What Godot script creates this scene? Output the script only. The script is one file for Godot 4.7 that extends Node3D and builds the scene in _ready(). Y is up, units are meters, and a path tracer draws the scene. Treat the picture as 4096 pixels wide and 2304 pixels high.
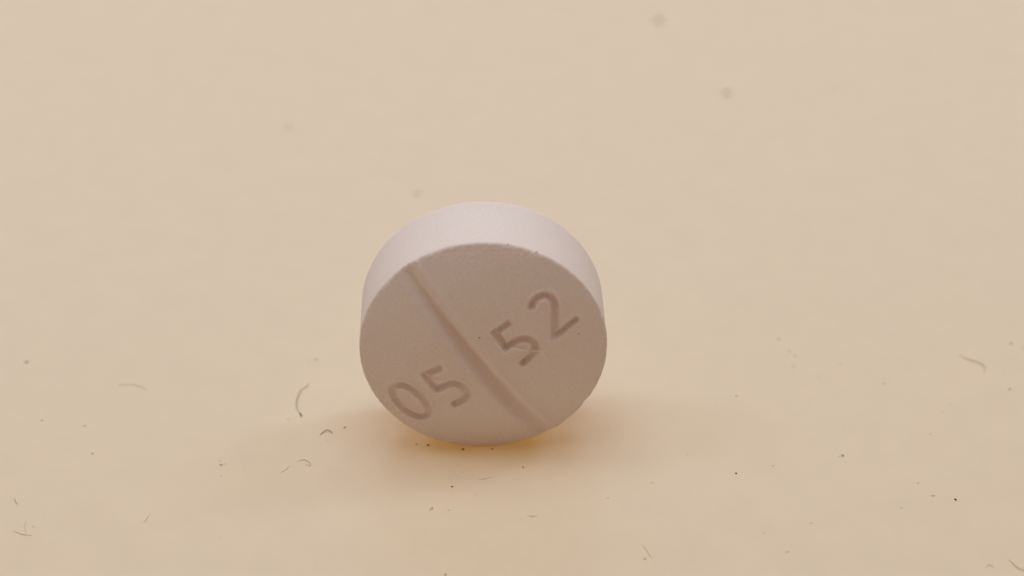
extends Node3D
# A white tablet standing on its rim on a cream surface with dust and lint, lit from above in a light box.
# Real sizes; lengths in the lists are millimetres.

const MM := 0.001
const RADIUS := 3.2          # of the tablet
const RIM := 2.056           # thickness between the two rims
const CUP := 0.55            # how far each face bulges
const TEXT_TURN := 36.0      # degrees by which the tablet is rolled
const STROKE_HALF := 0.125
const GRID := 400

var grain := FastNoiseLite.new()
var lumps := FastNoiseLite.new()
var taken := {}
var strokes := []
var looks := {}


func _ready() -> void:
	# camera: 53 mm from the tablet, looking down at 33 degrees
	var cam := Camera3D.new()
	cam.name = "camera"
	var lens := CameraAttributesPhysical.new()
	lens.frustum_focal_length = 30.0
	lens.frustum_near = 0.005
	lens.frustum_far = 5.0
	lens.frustum_focus_distance = 0.0522
	lens.exposure_aperture = 26.0
	cam.attributes = lens
	cam.position = Vector3(0.7644, 32.757, 43.86) * MM
	cam.rotation_degrees = Vector3(-32.908, 0, 0)
	add_child(cam)
	cam.projection = Camera3D.PROJECTION_FRUSTUM
	cam.near = 0.005
	cam.far = 5.0
	cam.size = 2.0 * 0.005 * 1152.0 / 8059.76

	var env := Environment.new()
	env.background_mode = Environment.BG_COLOR
	env.background_color = Color(0.215, 0.14, 0.1).linear_to_srgb()
	env.tonemap_mode = Environment.TONE_MAPPER_LINEAR
	env.tonemap_exposure = 1.0
	env.sdfgi_enabled = true
	env.ssao_enabled = true
	env.ssao_radius = 0.002
	env.ssil_enabled = true
	env.ssil_radius = 0.004
	var we := WorldEnvironment.new()
	we.name = "environment"
	we.environment = env
	add_child(we)

	# the light box: a broad diffuser overhead and a strip of lamps along either side
	lamp("overhead_lamp", Vector3(-0.01, 0.24, -0.025), Vector3.ZERO, Vector2(0.2, 0.16), 0.0305, Color(0.90, 0.965, 1.0))
	lamp("right_lamp", Vector3(0.2, 0.24, -0.09), Vector3.ZERO, Vector2(0.05, 0.1), 0.013, Color(0.86, 0.94, 1.0))
	lamp("left_lamp", Vector3(-0.2, 0.24, -0.02), Vector3.ZERO, Vector2(0.05, 0.1), 0.011, Color(0.86, 0.94, 1.0))
	lamp("back_lamp", Vector3(-0.04, 0.12, -0.28), Vector3(-0.01, 0, -0.03), Vector2(0.46, 0.16), 0.0165, Color(0.84, 0.89, 1.0))
	lamp("under_lamp", Vector3(0, -0.2, -0.02), Vector3.ZERO, Vector2(0.3, 0.3), 0.1, Color(1.0, 0.57, 0.13))

	grain.seed = 7
	grain.frequency = 9.0
	grain.fractal_octaves = 2
	lumps.seed = 3
	lumps.frequency = 1.1
	make_looks()

	# the cream surface: a translucent sheet
	var sheet := PlaneMesh.new()
	sheet.size = Vector2(0.6, 0.6)
	var table := MeshInstance3D.new()
	table.name = "tabletop"
	table.mesh = sheet
	table.material_override = looks.table
	table.position = Vector3(0, 0, -0.1)
	table.set_meta("kind", "structure")
	table.set_meta("label", "smooth cream surface that the tablet stands on")
	add_child(table)

	make_tablet()
	make_dust()


func lamp(called: String, at: Vector3, towards: Vector3, size: Vector2, energy: float, color: Color) -> void:
	var l := AreaLight3D.new()
	l.name = called
	l.area_size = size
	l.light_energy = energy
	l.light_color = color.linear_to_srgb()
	l.shadow_enabled = true
	l.set("area_range", 2.0)
	add_child(l)
	l.look_at_from_position(at, towards, Vector3(0, 0, -1) if absf(at.x) < 0.01 else Vector3.UP)


func noise_texture(frequency: float, from: Color, to: Color, seed_: int, octaves := 3) -> NoiseTexture2D:
	var n := FastNoiseLite.new()
	n.seed = seed_
	n.frequency = frequency
	n.fractal_octaves = octaves
	var t := NoiseTexture2D.new()
	t.width = 512
	t.height = 512
	t.seamless = true
	t.noise = n
	var ramp := Gradient.new()
	ramp.set_color(0, from)
	ramp.set_color(1, to)
	t.color_ramp = ramp
	return t


func look(color: Color, rough := 0.8) -> StandardMaterial3D:
	var m := StandardMaterial3D.new()
	m.albedo_color = color.linear_to_srgb()
	m.roughness = rough
	return m


func make_looks() -> void:
	var m := look(Color(0.718, 0.672, 0.578), 0.3)
	m.resource_name = "cream_plastic"
	m.metallic_specular = 0.72
	m.albedo_texture = noise_texture(0.02, Color(0.985, 0.985, 0.985), Color.WHITE, 11, 4)
	m.uv1_triplanar = true
	m.uv1_scale = Vector3.ONE * 60.0
	m.subsurf_scatter_enabled = true
	m.subsurf_scatter_strength = 0.05
	m.backlight_enabled = true
	m.backlight = Color(0.3, 0.29, 0.24).linear_to_srgb()
	looks.table = m

	m = look(Color(0.95, 0.815, 0.765), 0.75)
	m.resource_name = "tablet_powder"
	m.metallic_specular = 0.25
	m.albedo_texture = noise_texture(0.05, Color(0.945, 0.94, 0.935), Color.WHITE, 21, 4)
	m.uv1_triplanar = true
	m.uv1_scale = Vector3.ONE * 450.0
	m.subsurf_scatter_enabled = true
	m.subsurf_scatter_strength = 0.1
	looks.tablet = m

	var tones := {
		"black": Color(0.13, 0.075, 0.048), "dark": Color(0.27, 0.165, 0.10), "mid": Color(0.52, 0.41, 0.30), "faint": Color(0.66, 0.56, 0.45), "far": Color(0.67, 0.58, 0.49), "fainter": Color(0.72, 0.63, 0.53),
		"hair": Color(0.44, 0.36, 0.28), "hair_tip": Color(0.07, 0.075, 0.12), "brown": Color(0.25, 0.14, 0.08), "tan": Color(0.62, 0.50, 0.37), "pale": Color(0.68, 0.58, 0.47), "pink": Color(0.68, 0.53, 0.43),
		"orange": Color(0.66, 0.45, 0.28), "looped": Color(0.65, 0.56, 0.46), "red": Color(0.60, 0.43, 0.32), "grey": Color(0.55, 0.44, 0.385), "white": Color(0.95, 0.9, 0.84),
	}
	for k: String in tones:
		looks[k] = look(tones[k], 0.9)
		looks[k].resource_name = k + "_dust"
		looks[k].metallic_specular = 0.2
		if tones[k].r > 0.3:
			looks[k].backlight_enabled = true
			looks[k].backlight = Color(0.7, 0.7, 0.7).linear_to_srgb()


func numbered(called: String) -> String:
	var n: int = taken.get(called, 0)
	taken[called] = n + 1
	return called if n == 0 else "%s_%03d" % [called, n]


func tag(o: Node, label: String, category: String, group := "") -> void:
	o.set_meta("label", label)
	o.set_meta("category", category)
	if group:
		o.set_meta("group", group)


# ---------------------------------------------------------------- the tablet

func smooth_line(pts: Array, each: int) -> PackedVector2Array:
	var out := PackedVector2Array()
	for i in pts.size() - 1:
		var p0: Vector2 = pts[maxi(i - 1, 0)]
		var p1: Vector2 = pts[i]
		var p2: Vector2 = pts[i + 1]
		var p3: Vector2 = pts[mini(i + 2, pts.size() - 1)]
		for k in each:
			out.append(p1.cubic_interpolate(p2, p0, p3, float(k) / each))
	out.append(pts[-1])
	return out


func poly(flat: Array) -> Array:
	var out := []
	for i in range(0, flat.size(), 2):
		out.append(Vector2(flat[i], flat[i + 1]))
	return out


func make_strokes() -> void:
	# centre lines of the pressed digits in the frame of the lettering (baseline along u)
	var zero := PackedVector2Array()
	for k in 33:
		var a := TAU * k / 32.0
		zero.append(Vector2(-2.43 + 0.335 * signf(cos(a)) * pow(absf(cos(a)), 0.9), -0.08 + 0.61 * signf(sin(a)) * pow(absf(sin(a)), 0.95)))
	var lines := [[zero]]
	lines.append([PackedVector2Array([Vector2(-1.13, 0.41), Vector2(-1.575, 0.425), Vector2(-1.6, -0.12)]), smooth_line(poly([-1.6, -0.12, -1.45, -0.115, -1.27, -0.125, -1.09, -0.21, -0.985, -0.40, -1.0, -0.58, -1.09, -0.71, -1.25, -0.765, -1.51, -0.77]), 4)])
	lines.append([PackedVector2Array([Vector2(1.072, 0.435), Vector2(0.675, 0.43), Vector2(0.635, -0.09)]), smooth_line(poly([0.635, -0.09, 0.79, -0.09, 0.97, -0.105, 1.15, -0.185, 1.25, -0.36, 1.225, -0.54, 1.11, -0.66, 0.94, -0.72, 0.708, -0.745]), 4)])
	lines.append([smooth_line(poly([1.84, 0.44, 1.96, 0.515, 2.12, 0.53, 2.28, 0.455, 2.345, 0.3, 2.3, 0.1, 2.18, -0.08, 2.0, -0.32, 1.76, -0.65]), 4), PackedVector2Array([Vector2(1.76, -0.65), Vector2(2.44, -0.635)])])
	var shift := [Vector2(0.025, 0.03), Vector2(0.05, 0.06), Vector2(0.045, 0.065), Vector2(0.03, 0.045)]
	for d: Array in lines:
		var box := Rect2(d[0][0], Vector2.ZERO)
		for l: PackedVector2Array in d:
			for p in l:
				box = box.expand(p)
		strokes.append({"lines": d, "box": Rect2(box.grow(0.3).position + shift[strokes.size()], box.grow(0.3).size), "shift": shift[strokes.size()]})


func away_from(d: Dictionary, p: Vector2) -> float:
	var best := 9.0
	for l: PackedVector2Array in d.lines:
		for i in l.size() - 1:
			best = minf(best, p.distance_squared_to(Geometry2D.get_closest_point_to_segment(p, l[i], l[i + 1])))
	return sqrt(best)


func face_relief(p: Vector2) -> Vector2:
	# (height over the dome, which mark it lies in: 0 none, 1 the score, 2.. the digits)
	var h := 0.0
	var mark := 0
	var q := p.rotated(-deg_to_rad(TEXT_TURN))
	# the score: a steep wall on the side of 52, a gentle one on the side of 05
	var s := q.x + 0.165 - 0.028 * q.y - 0.012 * lumps.get_noise_1d(q.y * 2.0)
	var along := clampf(1.0 - pow(q.y / RADIUS, 2.0), 0.0, 1.0)
	var deep := 0.06 + 0.24 * along
	var w := 0.2 if s > 0.0 else 0.40
	if absf(s) < w:
		var k := maxf(absf(s) / w, 0.0)
		h -= deep * (1.0 - smoothstep(0.0, 1.0, k) if s > 0.0 else pow(1.0 - smoothstep(0.0, 1.0, k), 1.5))
		mark = 1
	h += 0.042 * exp(-pow((s - 0.29) / 0.095, 2.0)) * (0.4 + 0.6 * along) + 0.008 * exp(-pow((s + 0.36) / 0.07, 2.0)) * along
	for i in strokes.size():
		var d: Dictionary = strokes[i]
		if not d.box.has_point(q):
			continue
		var a := away_from(d, q - d.shift) + 0.006 * grain.get_noise_2d(p.x * 0.7, p.y * 0.7)
		h -= 0.125 * (1.0 - smoothstep(0.05, 1.0, a / STROKE_HALF)) if i < 2 else 0.155 * (1.0 - smoothstep(0.15, 1.0, a / STROKE_HALF))
		h += 0.016 * exp(-pow((a - STROKE_HALF * 1.25) / 0.04, 2.0))
		if a < STROKE_HALF:
			mark = 2 + i
	return Vector2(h, mark)


func rim_wear(turn: float) -> float:
	# small nicks round the edge
	var n := 0.010 * maxf(0.0, grain.get_noise_2d(cos(turn) * 1.6, sin(turn) * 1.6) + 0.15)
	for nick: Array in [[-33.5, 1.6, 0.022], [-31.0, 2.5, 0.01], [66.0, 4.0, 0.015], [112.0, 3.0, 0.015], [140.0, 5.0, 0.012], [-70.0, 3.0, 0.01]]:
		n += nick[2] * exp(-pow(angle_difference(turn, deg_to_rad(nick[0])) / deg_to_rad(nick[1]), 2.0))
	return n


func dome(r: float) -> float:
	var big := (RADIUS * RADIUS + CUP * CUP) / (2.0 * CUP)
	return sqrt(maxf(big * big - r * r, 0.0)) - (big - CUP)


func grid_point(i: int, j: int) -> Vector2:
	# square to disc, evenly
	var a := 2.0 * i / GRID - 1.0
	var b := 2.0 * j / GRID - 1.0
	if absf(a) < 1e-9 and absf(b) < 1e-9:
		return Vector2.ZERO
	var r := 0.0
	var turn := 0.0
	if absf(a) > absf(b):
		r = a
		turn = PI / 4 * b / a
	else:
		r = b
		turn = PI / 2 - PI / 4 * a / b
	var k := Vector2(r * cos(turn), r * sin(turn))
	return k


func commit(called: String, v: PackedVector3Array, n: PackedVector3Array, index: PackedInt32Array, material: Material, parent: Node) -> MeshInstance3D:
	var arrays := []
	arrays.resize(Mesh.ARRAY_MAX)
	arrays[Mesh.ARRAY_VERTEX] = v
	arrays[Mesh.ARRAY_NORMAL] = n
	arrays[Mesh.ARRAY_INDEX] = index
	var m := ArrayMesh.new()
	m.add_surface_from_arrays(Mesh.PRIMITIVE_TRIANGLES, arrays)
	m.surface_set_material(0, material)
	var o := MeshInstance3D.new()
	o.name = called
	o.mesh = m
	parent.add_child(o, true)
	return o


func make_tablet() -> void:
	make_strokes()
	var tablet := Node3D.new()
	tablet.name = "tablet"
	tag(tablet, "round white tablet standing on its rim, pressed with 05 and 52", "tablet")
	tablet.rotation.y = 0.0268
	add_child(tablet)

	var side := GRID + 1
	var v := PackedVector3Array()
	v.resize(side * side)
	var mark := PackedInt32Array()
	mark.resize(side * side)
	var edge := 0.055
	for j in side:
		for i in side:
			var k := grid_point(i, j)
			var share := k.length()
			var turn := k.angle()
			# more rows of the grid towards the edge, where it rounds over
			var r := RADIUS * (1.0 - pow(1.0 - share, 1.18)) if share < 1.0 else RADIUS
			var wear := rim_wear(turn) if share > 0.9 else 0.0
			var p := Vector2.from_angle(turn) * r
			var f := face_relief(p)
			var z := 0.03 + dome(r) + f.x * (1.0 - 0.35 * smoothstep(RADIUS - 0.25, RADIUS, r))
			var out := maxf(0.0, r - (RADIUS - edge))
			z -= (edge - sqrt(maxf(edge * edge - out * out, 0.0))) * 0.6
			z += 0.0045 * grain.get_noise_2d(p.x, p.y) * (1.0 + 0.6 * smoothstep(RADIUS - 0.4, RADIUS, r)) + 0.006 * lumps.get_noise_2d(p.x, p.y)
			z -= wear * 0.8 * smoothstep(0.95, 1.0, share)
			p = p.normalized() * (r - wear * smoothstep(0.93, 1.0, share))
			v[j * side + i] = Vector3(p.x, p.y + RADIUS, RIM / 2 + z)
			mark[j * side + i] = int(f.y)
	var n := PackedVector3Array()
	n.resize(side * side)
	for j in side:
		for i in side:
			var dx := v[j * side + mini(i + 1, GRID)] - v[j * side + maxi(i - 1, 0)]
			var dy := v[mini(j + 1, GRID) * side + i] - v[maxi(j - 1, 0) * side + i]
			n[j * side + i] = dx.cross(dy).normalized()
	# the whole face is one surface; the score and each digit are cut out of it as parts
	var index := []
	for c in 6:
		index.append(PackedInt32Array())
	for j in GRID:
		for i in GRID:
			var a := j * side + i
			var b := a + 1
			var c := a + side
			var d := c + 1
			var quads := [a, c, b, b, c, d]
			if (i < GRID / 2) == (j < GRID / 2):
				quads = [a, c, d, a, d, b]
			for t in 2:
				var t0: int = quads[t * 3]
				var t1: int = quads[t * 3 + 1]
				var t2: int = quads[t * 3 + 2]
				var kind := maxi(mark[t0], maxi(mark[t1], mark[t2]))
				index[kind].append(t0)
				index[kind].append(t1)
				index[kind].append(t2)
	var face: MeshInstance3D
	for kind in 6:
		var remap := {}
		var pv := PackedVector3Array()
		var pn := PackedVector3Array()
		var pi := PackedInt32Array()
		for k: int in index[kind]:
			if not remap.has(k):
				remap[k] = pv.size()
				pv.append(v[k] * MM)
				pn.append(n[k])
			pi.append(remap[k])
		if kind == 0:
			face = commit("front_face", pv, pn, pi, looks.tablet, tablet)
		elif kind == 1:
			commit("score_line", pv, pn, pi, looks.tablet, face).set_meta("label", "score line pressed straight across the face between 05 and 52")
		else:
			commit(numbered("pressed_digit"), pv, pn, pi, looks.tablet, face).set_meta("label", ["pressed digit 0, lower left of the score line", "pressed digit 5 left of the score line, after the 0", "pressed digit 5 right of the score line", "pressed digit 2, upper right"][kind - 2])

	# the rim: from the edge of the face round to the back
	var loop := PackedVector3Array()
	var loop_n := PackedVector3Array()
	for i in GRID:
		loop.append(v[i])
		loop_n.append(n[i])
	for j in GRID:
		loop.append(v[j * side + GRID])
		loop_n.append(n[j * side + GRID])
	for i in GRID:
		loop.append(v[GRID * side + GRID - i])
		loop_n.append(n[GRID * side + GRID - i])
	for j in GRID:
		loop.append(v[(GRID - j) * side])
		loop_n.append(n[(GRID - j) * side])
	var count := loop.size()
	var deep_at := [0.0, 0.012, 0.03, 0.06, 0.12, 0.25, 0.45, 0.7, 1.0, 1.3, 1.6, RIM - 0.09, RIM - 0.05, RIM - 0.02, RIM]
	var bv := PackedVector3Array()
	var bn := PackedVector3Array()
	var bi := PackedInt32Array()
	for row in deep_at.size():
		for k in count:
			var p := loop[k]
			var turn := atan2(p.y - RADIUS, p.x)
			var keep := exp(-deep_at[row] / 0.05)
			var r0 := Vector2(p.x, p.y - RADIUS).length()
			var r := lerpf(RADIUS, r0, keep) + 0.004 * lumps.get_noise_2d(turn * 9.0, deep_at[row] * 0.4) * (1.0 - keep)
			var left: float = RIM - deep_at[row]
			if left < 0.09:
				r -= 0.09 - sqrt(0.09 * 0.09 - pow(0.09 - left, 2.0))
			var z: float = lerpf(RIM / 2, p.z, keep) - deep_at[row]
			bv.append(Vector3(r * cos(turn), RADIUS + r * sin(turn), z) * MM)
			var tilt := 0.0 if left >= 0.09 else -asin((0.09 - left) / 0.09) * 0.9
			var nn := Vector3(cos(turn) * cos(tilt), sin(turn) * cos(tilt), sin(tilt))
			bn.append((loop_n[k] * 0.5 * keep + nn).normalized())
	for row in deep_at.size() - 1:
		for k in count:
			var a := row * count + k
			var b := row * count + (k + 1) % count
			for t: int in [a, b, a + count, b, b + count, a + count]:
				bi.append(t)
	commit("side_band", bv, bn, bi, looks.tablet, tablet)

	# the back, domed like the front
	var rv := PackedVector3Array()
	var rn := PackedVector3Array()
	var ri := PackedInt32Array()
	var round_ := 160
	for ring in 25:
		var r := (RADIUS - 0.09) * ring / 24.0
		for k in round_:
			var turn := TAU * k / round_
			rv.append(Vector3(r * cos(turn), RADIUS + r * sin(turn), -RIM / 2 - dome(r) + dome(RADIUS - 0.09)) * MM)
			rn.append(Vector3(r * cos(turn), r * sin(turn), -12.4).normalized())
	for ring in 24:
		for k in round_:
			var a := ring * round_ + k
			var b := ring * round_ + (k + 1) % round_
			for t: int in [a, a + round_, b, b, a + round_, b + round_]:
				ri.append(t)
	commit("back_face", rv, rn, ri, looks.tablet, tablet)

	# what clings to its face
	var pts := []
	for p: Array in [[0.282, 0.557], [0.413, 0.387], [0.553, 0.212], [0.713, 0.359], [1.013, 0.293], [1.279, 0.193], [1.475, 0.212], [1.602, -0.061]]:
		pts.append(on_face(Vector2(p[0], p[1]), 0.03))
	var hair := tube("lint_hair", pts, 0.03, looks.white, 1.0)
	tag(hair, "fine white hair lying kinked across the pressed 5 of 52", "hair")
	for s: Array in [[-0.103, 0.697, 0.022, "dark", "small dark speck on the tablet's face left of the 5 of 52"], [2.434, 0.558, 0.018, "dark", "small dark speck on the tablet's face below the foot of the 2"], [0.637, 3.12, 0.02, "dark", "dark speck on the tablet's top edge, right of its highest point"], [-0.666, -1.408, 0.025, "white", "white powder crumb caught in the pressed 5 of 05"], [1.351, 2.9, 0.03, "white", "bright powder crumb on the tablet's upper right edge"], [2.7, 0.33, 0.014, "mid", "faint speck on the tablet's face near its right rim, under the 2"]]:
		var o := speck(s[2], s[3], 1.3, 30.0)
		o.position = on_face(Vector2(s[0], s[1]), 0.002) * MM
		o.rotation.x = PI / 2
		tag(o, s[4], "powder" if s[3] == "white" else "speck", "" if s[3] == "white" else "specks on the tablet")
		o.name = numbered("powder_crumb" if s[3] == "white" else "dust_speck")
		add_child(o)


func on_face(p: Vector2, over: float) -> Vector3:
	var f := face_relief(p)
	var z := RIM / 2 + 0.03 + dome(minf(p.length(), RADIUS)) + f.x * 0.35 + over
	if p.length() > RADIUS - 0.1:
		z -= 0.03
	return Vector3(p.x, p.y + RADIUS, z).rotated(Vector3.UP, 0.0268)


# ---------------------------------------------------------------- dust and lint

func tube(called: String, pts: Array, width: float, material: Material, flat := 0.35) -> MeshInstance3D:
	# a thread through the points (mm), thinner at its ends, its node at its middle
	var mid: Vector3 = pts[pts.size() / 2]
	var line := []
	for i in pts.size() - 1:
		for k in 6:
			line.append(pts[i].cubic_interpolate(pts[i + 1], pts[maxi(i - 1, 0)], pts[mini(i + 2, pts.size() - 1)], k / 6.0))
	line.append(pts[-1])
	var v := PackedVector3Array()
	var n := PackedVector3Array()
	var index := PackedInt32Array()
	for i in line.size():
		var t: Vector3 = (line[mini(i + 1, line.size() - 1)] - line[maxi(i - 1, 0)]).normalized()
		var a := t.cross(Vector3.UP if absf(t.y) < 0.9 else Vector3.RIGHT).normalized()
		var b := a.cross(t) * flat
		var share := float(i) / (line.size() - 1)
		var r := width / 2 * (0.55 + 0.45 * sin(PI * clampf(share, 0.02, 0.98)) ** 0.5)
		for k in 7:
			var out := a * cos(TAU * k / 7.0) + b * sin(TAU * k / 7.0)
			v.append((line[i] - mid + out * r) * MM)
			n.append((a * cos(TAU * k / 7.0) + b / (flat * flat) * sin(TAU * k / 7.0)).normalized())
	for i in line.size() - 1:
		for k in 7:
			var p := i * 7 + k
			var q := i * 7 + (k + 1) % 7
			for x: int in [p, q, p + 7, q, q + 7, p + 7]:
				index.append(x)
	for end: int in [0, line.size() - 1]:
		for k in range(1, 6):
			for x: int in ([end * 7, end * 7 + k + 1, end * 7 + k] if end == 0 else [end * 7, end * 7 + k, end * 7 + k + 1]):
				index.append(x)
	var o := commit(numbered(called), v, n, index, material, self)
	o.position = mid * MM
	return o


var speck_shapes := []
var tones_flat := ["faint", "fainter", "far", "mid"]

func speck(radius: float, tone: String, stretch: float, turn: float) -> MeshInstance3D:
	if speck_shapes.is_empty():
		for kind in 5:
			var v := PackedVector3Array()
			var n := PackedVector3Array()
			var index := PackedInt32Array()
			for ring in 6:
				for k in 9:
					var up := PI * ring / 5.0
					var d := Vector3(sin(up) * cos(TAU * k / 9.0), cos(up), sin(up) * sin(TAU * k / 9.0))
					v.append(d * (1.0 + 0.55 * grain.get_noise_3d(d.x * 0.09 + kind * 3.1, d.y * 0.09, d.z * 0.09)))
					n.append(d)
			for ring in 5:
				for k in 9:
					var a := ring * 9 + k
					var b := ring * 9 + (k + 1) % 9
					for x: int in [a, a + 9, b, b, a + 9, b + 9]:
						index.append(x)
			var arrays := []
			arrays.resize(Mesh.ARRAY_MAX)
			arrays[Mesh.ARRAY_VERTEX] = v
			arrays[Mesh.ARRAY_NORMAL] = n
			arrays[Mesh.ARRAY_INDEX] = index
			var m := ArrayMesh.new()
			m.add_surface_from_arrays(Mesh.PRIMITIVE_TRIANGLES, arrays)
			speck_shapes.append(m)
	var o := MeshInstance3D.new()
	var n_made: int = taken.get("speck_made", 0)
	taken["speck_made"] = n_made + 1
	o.mesh = speck_shapes[n_made % 5]
	o.material_override = looks[tone]
	var r := radius * MM
	o.scale = Vector3(r * sqrt(stretch), r * (0.22 if tones_flat.has(tone) else 0.5), r / sqrt(stretch))
	o.rotation_degrees.y = turn
	return o


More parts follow.
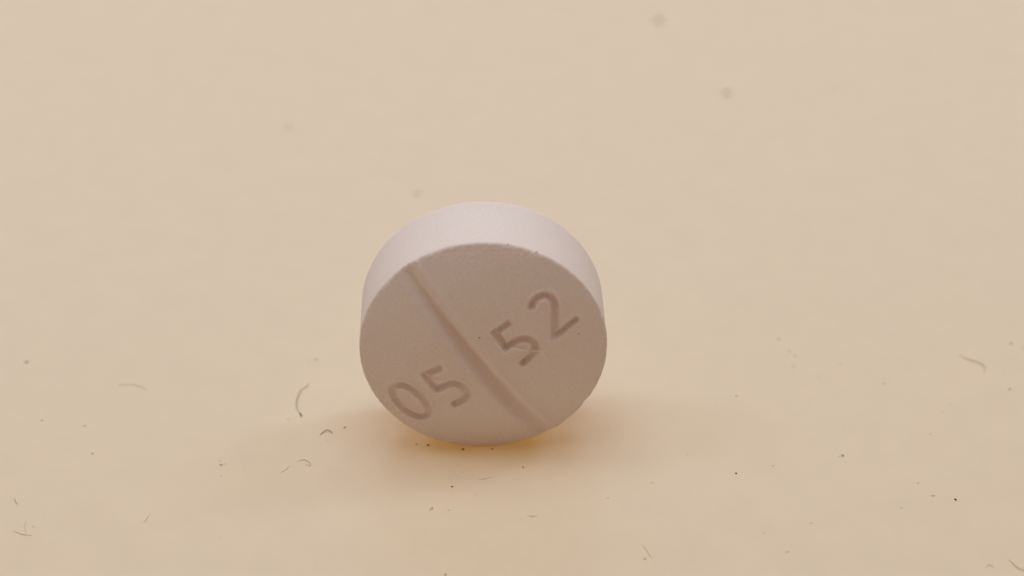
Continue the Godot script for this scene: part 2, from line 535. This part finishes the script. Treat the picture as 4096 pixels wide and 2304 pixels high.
func make_dust() -> void:
	# dust specks: x mm, z mm, radius mm, tone, stretch, turn in degrees, label
	var specks := [
		[-3.754, 0.197, 0.0268, "dark", 1.3, 0, "dark brown speck level with the brown curl, between it and the tablet"],
		[-5.333, -0.199, 0.0266, "faint", 1.7, 25, "pale elongated speck just left of the hair's dark blue tip"],
		[-5.050, 0.830, 0.0154, "mid", 1, 0, "small tan speck below the hair's blue tip and left of the brown curl"],
		[-4.181, 0.785, 0.0169, "faint", 2.2, 60, "faint slanted flake directly below the brown curl"],
		[-4.070, 2.094, 0.0151, "mid", 1, 0, "small tan speck to the right below the pale hooked fibre"],
		[-2.959, 2.117, 0.0166, "mid", 1.2, 0, "small tan speck in the shadow's left front edge, right of the pale hooked fibre"],
		[-3.120, -0.615, 0.0236, "faint", 1.2, 0, "very faint speck close beside the tablet's lower left rim"],
		[-1.787, 0.939, 0.0216, "dark", 1.2, 0, "small dark speck at the tablet's foot, left of a bigger dark one"],
		[-1.477, 0.980, 0.0339, "dark", 1.3, 20, "big dark speck left of the tablet's lowest point, second at its foot"],
		[-0.542, 1.159, 0.0338, "black", 1.2, 0, "darkest speck of the row at the tablet's foot, almost under its lowest point"],
		[0.240, 1.141, 0.0246, "dark", 1.1, 0, "small dark speck at the tablet's foot, rightmost of the row there"],
		[-1.099, 1.512, 0.0186, "mid", 1.2, 0, "tan speck in the orange shadow, nearer than the row at the tablet's foot"],
		[-1.607, 1.891, 0.0185, "faint", 1.4, 50, "faint speck at the front left edge of the tablet's orange shadow"],
		[-0.547, 2.133, 0.0185, "mid", 1, 0, "small tan speck at the orange shadow's front edge below the darkest foot speck"],
		[1.057, 1.931, 0.0243, "dark", 1.1, 0, "lone brown speck at the right front of the orange shadow"],
		[-0.791, 2.747, 0.0270, "dark", 1.3, -10, "dark speck before the shadow, left of the pale straight fibre"],
		[-0.169, 3.072, 0.0156, "mid", 1, 0, "tiny tan speck just below the pale straight fibre before the tablet"],
		[-1.646, 3.184, 0.0181, "faint", 1.7, 40, "faint slanted flake left of the dark speck before the shadow"],
		[-0.851, 3.701, 0.0231, "mid", 1.3, 0, "tan speck right of the bent grey lint crumb"],
		[-0.078, 4.350, 0.0178, "faint", 1, 0, "faint speck between the bent grey lint crumb and the orange arc fibre, nearer the camera"],
		[0.394, 4.446, 0.0178, "mid", 1, 0, "small grey speck below left of the orange arc fibre"],
		[0.996, 4.060, 0.0179, "faint", 1.5, 30, "faint flake touching the left of the small orange arc fibre"],
		[-0.812, 5.555, 0.0249, "faint", 1.3, 0, "faint speck near the bottom, above the speck cut by the frame"],
		[-0.872, 6.186, 0.0255, "dark", 1.2, 0, "brown speck at the very bottom edge, left of centre"],
		[4.415, 2.578, 0.0288, "faint", 1.3, 0, "faint speck alone on the clear surface to the right front of the tablet"],
		[4.053, 5.597, 0.0299, "mid", 1.2, 0, "tan speck beside the pale split fibre near the bottom right of centre"],
		[3.240, 3.206, 0.0259, "faint", 1.6, 40, "faint slanted flake between the tablet's shadow and the split fibre"],
		[11.139, -1.849, 0.0309, "mid", 1.1, 0, "grey speck under the looped fibre's level, right of the tablet"],
		[6.965, -1.255, 0.0334, "faint", 1.2, 70, "faint upright speck right of the tablet's shadow tip"],
		[14.581, -1.589, 0.0364, "mid", 1.2, 0, "grey speck by the right edge just below the looped pale fibre"],
		[12.785, -0.873, 0.0249, "faint", 1.2, 0, "faint speck, upper of a pair below and left of the looped pale fibre"],
		[12.523, -0.540, 0.0248, "faint", 1, 0, "faint speck, lower of a pair below and left of the looped pale fibre"],
		[12.018, 0.478, 0.0244, "faint", 1.2, 0, "faint speck midway between the faint pair and the darkest right speck"],
		[9.533, 1.429, 0.0428, "mid", 0.8, 0, "largest tan speck on the right, with a faint smudge beside it"],
		[9.435, 1.458, 0.0241, "faint", 1.3, 0, "faint smudge touching the left of the largest tan speck on the right"],
		[7.640, 1.856, 0.0239, "mid", 1, 0, "tan speck upper right of the small dark reddish speck"],
		[6.633, 2.186, 0.0273, "black", 1.1, -30, "small dark reddish speck alone right of the tablet's front"],
		[5.426, 1.358, 0.0214, "mid", 1, 0, "tiny tan speck left of the small dark reddish speck"],
		[11.331, 2.586, 0.0236, "faint", 1.5, 0, "faint flat flake above and left of the darkest speck on the right"],
		[11.630, 3.110, 0.0390, "faint", 1.4, 0, "broad pale flake directly left of the darkest speck on the right"],
		[12.179, 3.277, 0.0328, "black", 1.3, -35, "darkest speck on the right side, towards the bottom right corner"],
		[10.733, 3.608, 0.0232, "mid", 1.1, 0, "tan speck left below the broad pale flake"],
		[8.350, 4.218, 0.0230, "faint", 1.2, 0, "faint speck in the lower right between two small grey ones"],
		[7.110, 4.608, 0.0203, "mid", 1, 0, "small grey speck in the lower right, leftmost of three in a loose line"],
		[7.611, 5.328, 0.0301, "faint", 1.5, 0, "faint flat flake nearest the bottom edge, right of centre"],
		[9.556, 4.783, 0.0203, "faint", 1.4, -30, "faint flake left of the pale lint tuft at the bottom right"],
		[8.444, -4.061, 0.0436, "faint", 1.2, -20, "faint speck topmost in the string right of the tablet's rim"],
		[8.673, -3.427, 0.0288, "faint", 1.2, 0, "faint speck second from top in the string right of the tablet"],
		[8.803, -3.209, 0.0287, "mid", 1.1, 0, "small tan speck third in the string right of the tablet"],
		[8.711, -2.684, 0.0313, "mid", 1.4, 60, "slanted tan speck lowest in the string right of the tablet"],
		[10.041, -2.818, 0.0285, "mid", 1.3, 60, "tan speck standing right of the string beside the tablet"],
		[9.360, -2.200, 0.0254, "mid", 1.4, 80, "small upright speck below the string right of the tablet"],
		[15.084, -3.825, 0.0405, "mid", 1.3, 0, "grey speck above right of the looped pale fibre"],
		[15.387, -3.632, 0.0318, "mid", 1, 0, "grey speck cut by the right edge above the looped fibre"],
		[-12.980, -2.898, 0.0543, "mid", 1, 0, "soft grey speck out of focus, alone by the left edge"],
		[-4.798, -3.033, 0.0401, "faint", 1.2, 0, "soft faint speck right above the upper end of the grey hair"],
		[-4.994, -2.919, 0.0286, "faint", 1, 0, "soft faint speck touching above the upper end of the grey hair"],
		[-11.996, -0.135, 0.0274, "mid", 1.2, 0, "small tan speck far left, level with the hair's lower end"],
		[-10.797, 0.111, 0.0300, "mid", 1.2, -50, "tan speck left, between the far left speck and the hair"],
		[-10.369, 1.334, 0.0295, "mid", 1.2, 30, "tan speck on the left alone above the empty lower left"],
		[-6.908, 1.821, 0.0345, "mid", 1.6, 5, "tan speck with a thin tail, lower left of the grey hair"],
		[-6.959, 1.646, 0.0213, "faint", 1.2, 0, "faint speck directly above the tailed tan speck"],
		[-6.845, 2.283, 0.0211, "mid", 1, 0, "tiny tan speck directly below the tailed tan speck"],
		[-6.576, 4.783, 0.0228, "mid", 1.3, -60, "tan speck low in the picture left of the bottom edge speck"],
		[-7.897, 4.502, 0.0204, "faint", 1, 0, "tiny faint speck right of the short pink fibre"],
		[-11.342, 4.347, 0.0204, "mid", 1, 0, "tiny tan speck over the bent fibre in the bottom left corner"],
		[6.300, -25.279, 0.1661, "far", 1.15, 20, "large blurred grey spot at the top, right of centre"],
		[8.317, -19.386, 0.1345, "far", 1.1, 60, "blurred grey spot below right of the one at the top"],
		[-6.880, -16.917, 0.0804, "far", 1.2, 0, "faint blurred spot at the upper left behind the tablet"],
		[-2.288, -12.364, 0.0854, "far", 1.1, 0, "blurred grey spot just behind the tablet's top left"],
		[14.327, -16.015, 0.0596, "far", 0.9, 60, "faint blurred spot at the upper right edge"],
		[12.058, -19.750, 0.0728, "fainter", 2.0, -40, "very faint blurred streak left of the upper right spot"],
	]
	# lint: points as x mm, z mm, then width mm, tone, arch mm, label
	var fibres := [
		[[[-4.894, -1.872], [-4.963, -1.668], [-5.078, -1.503], [-5.129, -1.228], [-5.159, -0.956], [-5.118, -0.668], [-5.031, -0.483]], 0.0273, "hair", 0.05, "long grey hair with a dark blue tip, left of the tablet"],
		[[[-4.400, 0.520], [-4.334, 0.434], [-4.262, 0.364], [-4.194, 0.340], [-4.129, 0.371], [-4.071, 0.451]], 0.0282, "brown", 0.03, "short brown curl of fibre below the hair's blue tip"],
		[[[-4.921, 1.697], [-4.804, 1.620], [-4.701, 1.630], [-4.590, 1.730], [-4.537, 1.820], [-4.589, 1.866], [-4.689, 1.763]], 0.0181, "tan", 0.02, "pale tan hooked fibre left of the tablet's shadow"],
		[[[-5.307, 2.149], [-5.195, 2.051], [-5.132, 1.962], [-5.112, 1.846]], 0.0152, "pale", 0.01, "very pale curved fibre left below the hooked fibre"],
		[[[-12.064, 3.193], [-11.995, 3.360], [-11.909, 3.487]], 0.0215, "tan", 0.01, "short tan fibre at the left edge above the bent fibre"],
		[[[-11.805, 4.528], [-11.647, 4.624], [-11.463, 4.688], [-11.306, 4.704]], 0.0210, "tan", 0.01, "bent tan fibre in the bottom left corner"],
		[[[-11.560, 4.126], [-11.562, 4.368], [-11.465, 4.592]], 0.0165, "pale", 0.01, "faint upright fibre standing over the bent one in the bottom left corner"],
		[[[-8.482, 3.882], [-8.523, 4.072], [-8.576, 4.180]], 0.0165, "pink", 0.01, "short pinkish fibre in the lower left"],
		[[[-10.191, -1.771], [-9.854, -1.804], [-9.573, -1.706], [-9.378, -1.544]], 0.0206, "pale", 0.01, "very faint long fibre left of the grey hair"],
		[[[-0.115, 2.453], [0.062, 2.413], [0.257, 2.339]], 0.0169, "pale", 0.01, "pale nearly straight fibre in front of the tablet's shadow"],
		[[[1.187, 3.892], [1.256, 3.952], [1.325, 3.952], [1.395, 3.892]], 0.0188, "orange", 0.01, "small orange arc of fibre in front of the tablet, right of centre"],
		[[[4.015, 5.053], [4.121, 5.287], [4.208, 5.545]], 0.0185, "pale", 0.01, "pale split fibre near the bottom, right of centre"],
		[[[13.503, -3.257], [13.607, -3.087], [13.849, -2.939], [14.016, -2.804], [14.095, -2.617], [14.020, -2.431]], 0.0343, "looped", 0.02, "looped pale grey fibre near the right edge"],
		[[[13.076, 5.638], [13.142, 5.807], [13.199, 5.935], [13.355, 6.036], [13.531, 6.107]], 0.0275, "red", 0.02, "reddish brown fibre running out of the bottom right corner"],
		[[[12.435, 5.945], [12.514, 5.833], [12.575, 5.863], [12.649, 5.914]], 0.0205, "tan", 0.02, "pale tan tuft of lint left of the reddish fibre at the bottom right"],
		[[[-1.332, 3.756], [-1.308, 3.647], [-1.274, 3.603], [-1.257, 3.701]], 0.0212, "grey", 0.02, "bent grey lint crumb in front of the tablet, left of centre"],
		[[[-6.852, 1.809], [-6.773, 1.751]], 0.0147, "pale", 0.005, "thin tail of lint on the tailed tan speck, lower left"],
	]
	for s: Array in specks:
		var o := speck(s[2], s[3], s[4], s[5])
		o.position = Vector3(s[0] * MM, o.scale.y * 0.85, s[1] * MM)
		o.name = numbered("dust_speck")
		tag(o, s[6], "speck", "dust specks scattered on the cream surface")
		add_child(o)
	for s: Array in fibres:
		var flat: Array = s[0]
		var pts := []
		for i in flat.size():
			pts.append(Vector3(flat[i][0], s[1] * 0.175 + s[3] * sin(PI * i / (flat.size() - 1)), flat[i][1]))
		var o := tube("lint_fibre" if s[2] != "hair" else "lint_hair", pts, s[1], looks[s[2]])
		tag(o, s[4], "hair" if s[2] == "hair" else "lint", "lint fibres lying on the cream surface")
		if s[2] == "hair":
			var tip := tube("hair_tip", [pts[-1], pts[-1].lerp(Vector3(-4.96, 0.02, -0.291), 0.5), Vector3(-4.96, 0.02, -0.291)], s[1] * 1.5, looks.hair_tip)
			tip.position -= o.position
			remove_child(tip)
			o.add_child(tip)
			tip.set_meta("label", "dark blue tip of the hair")
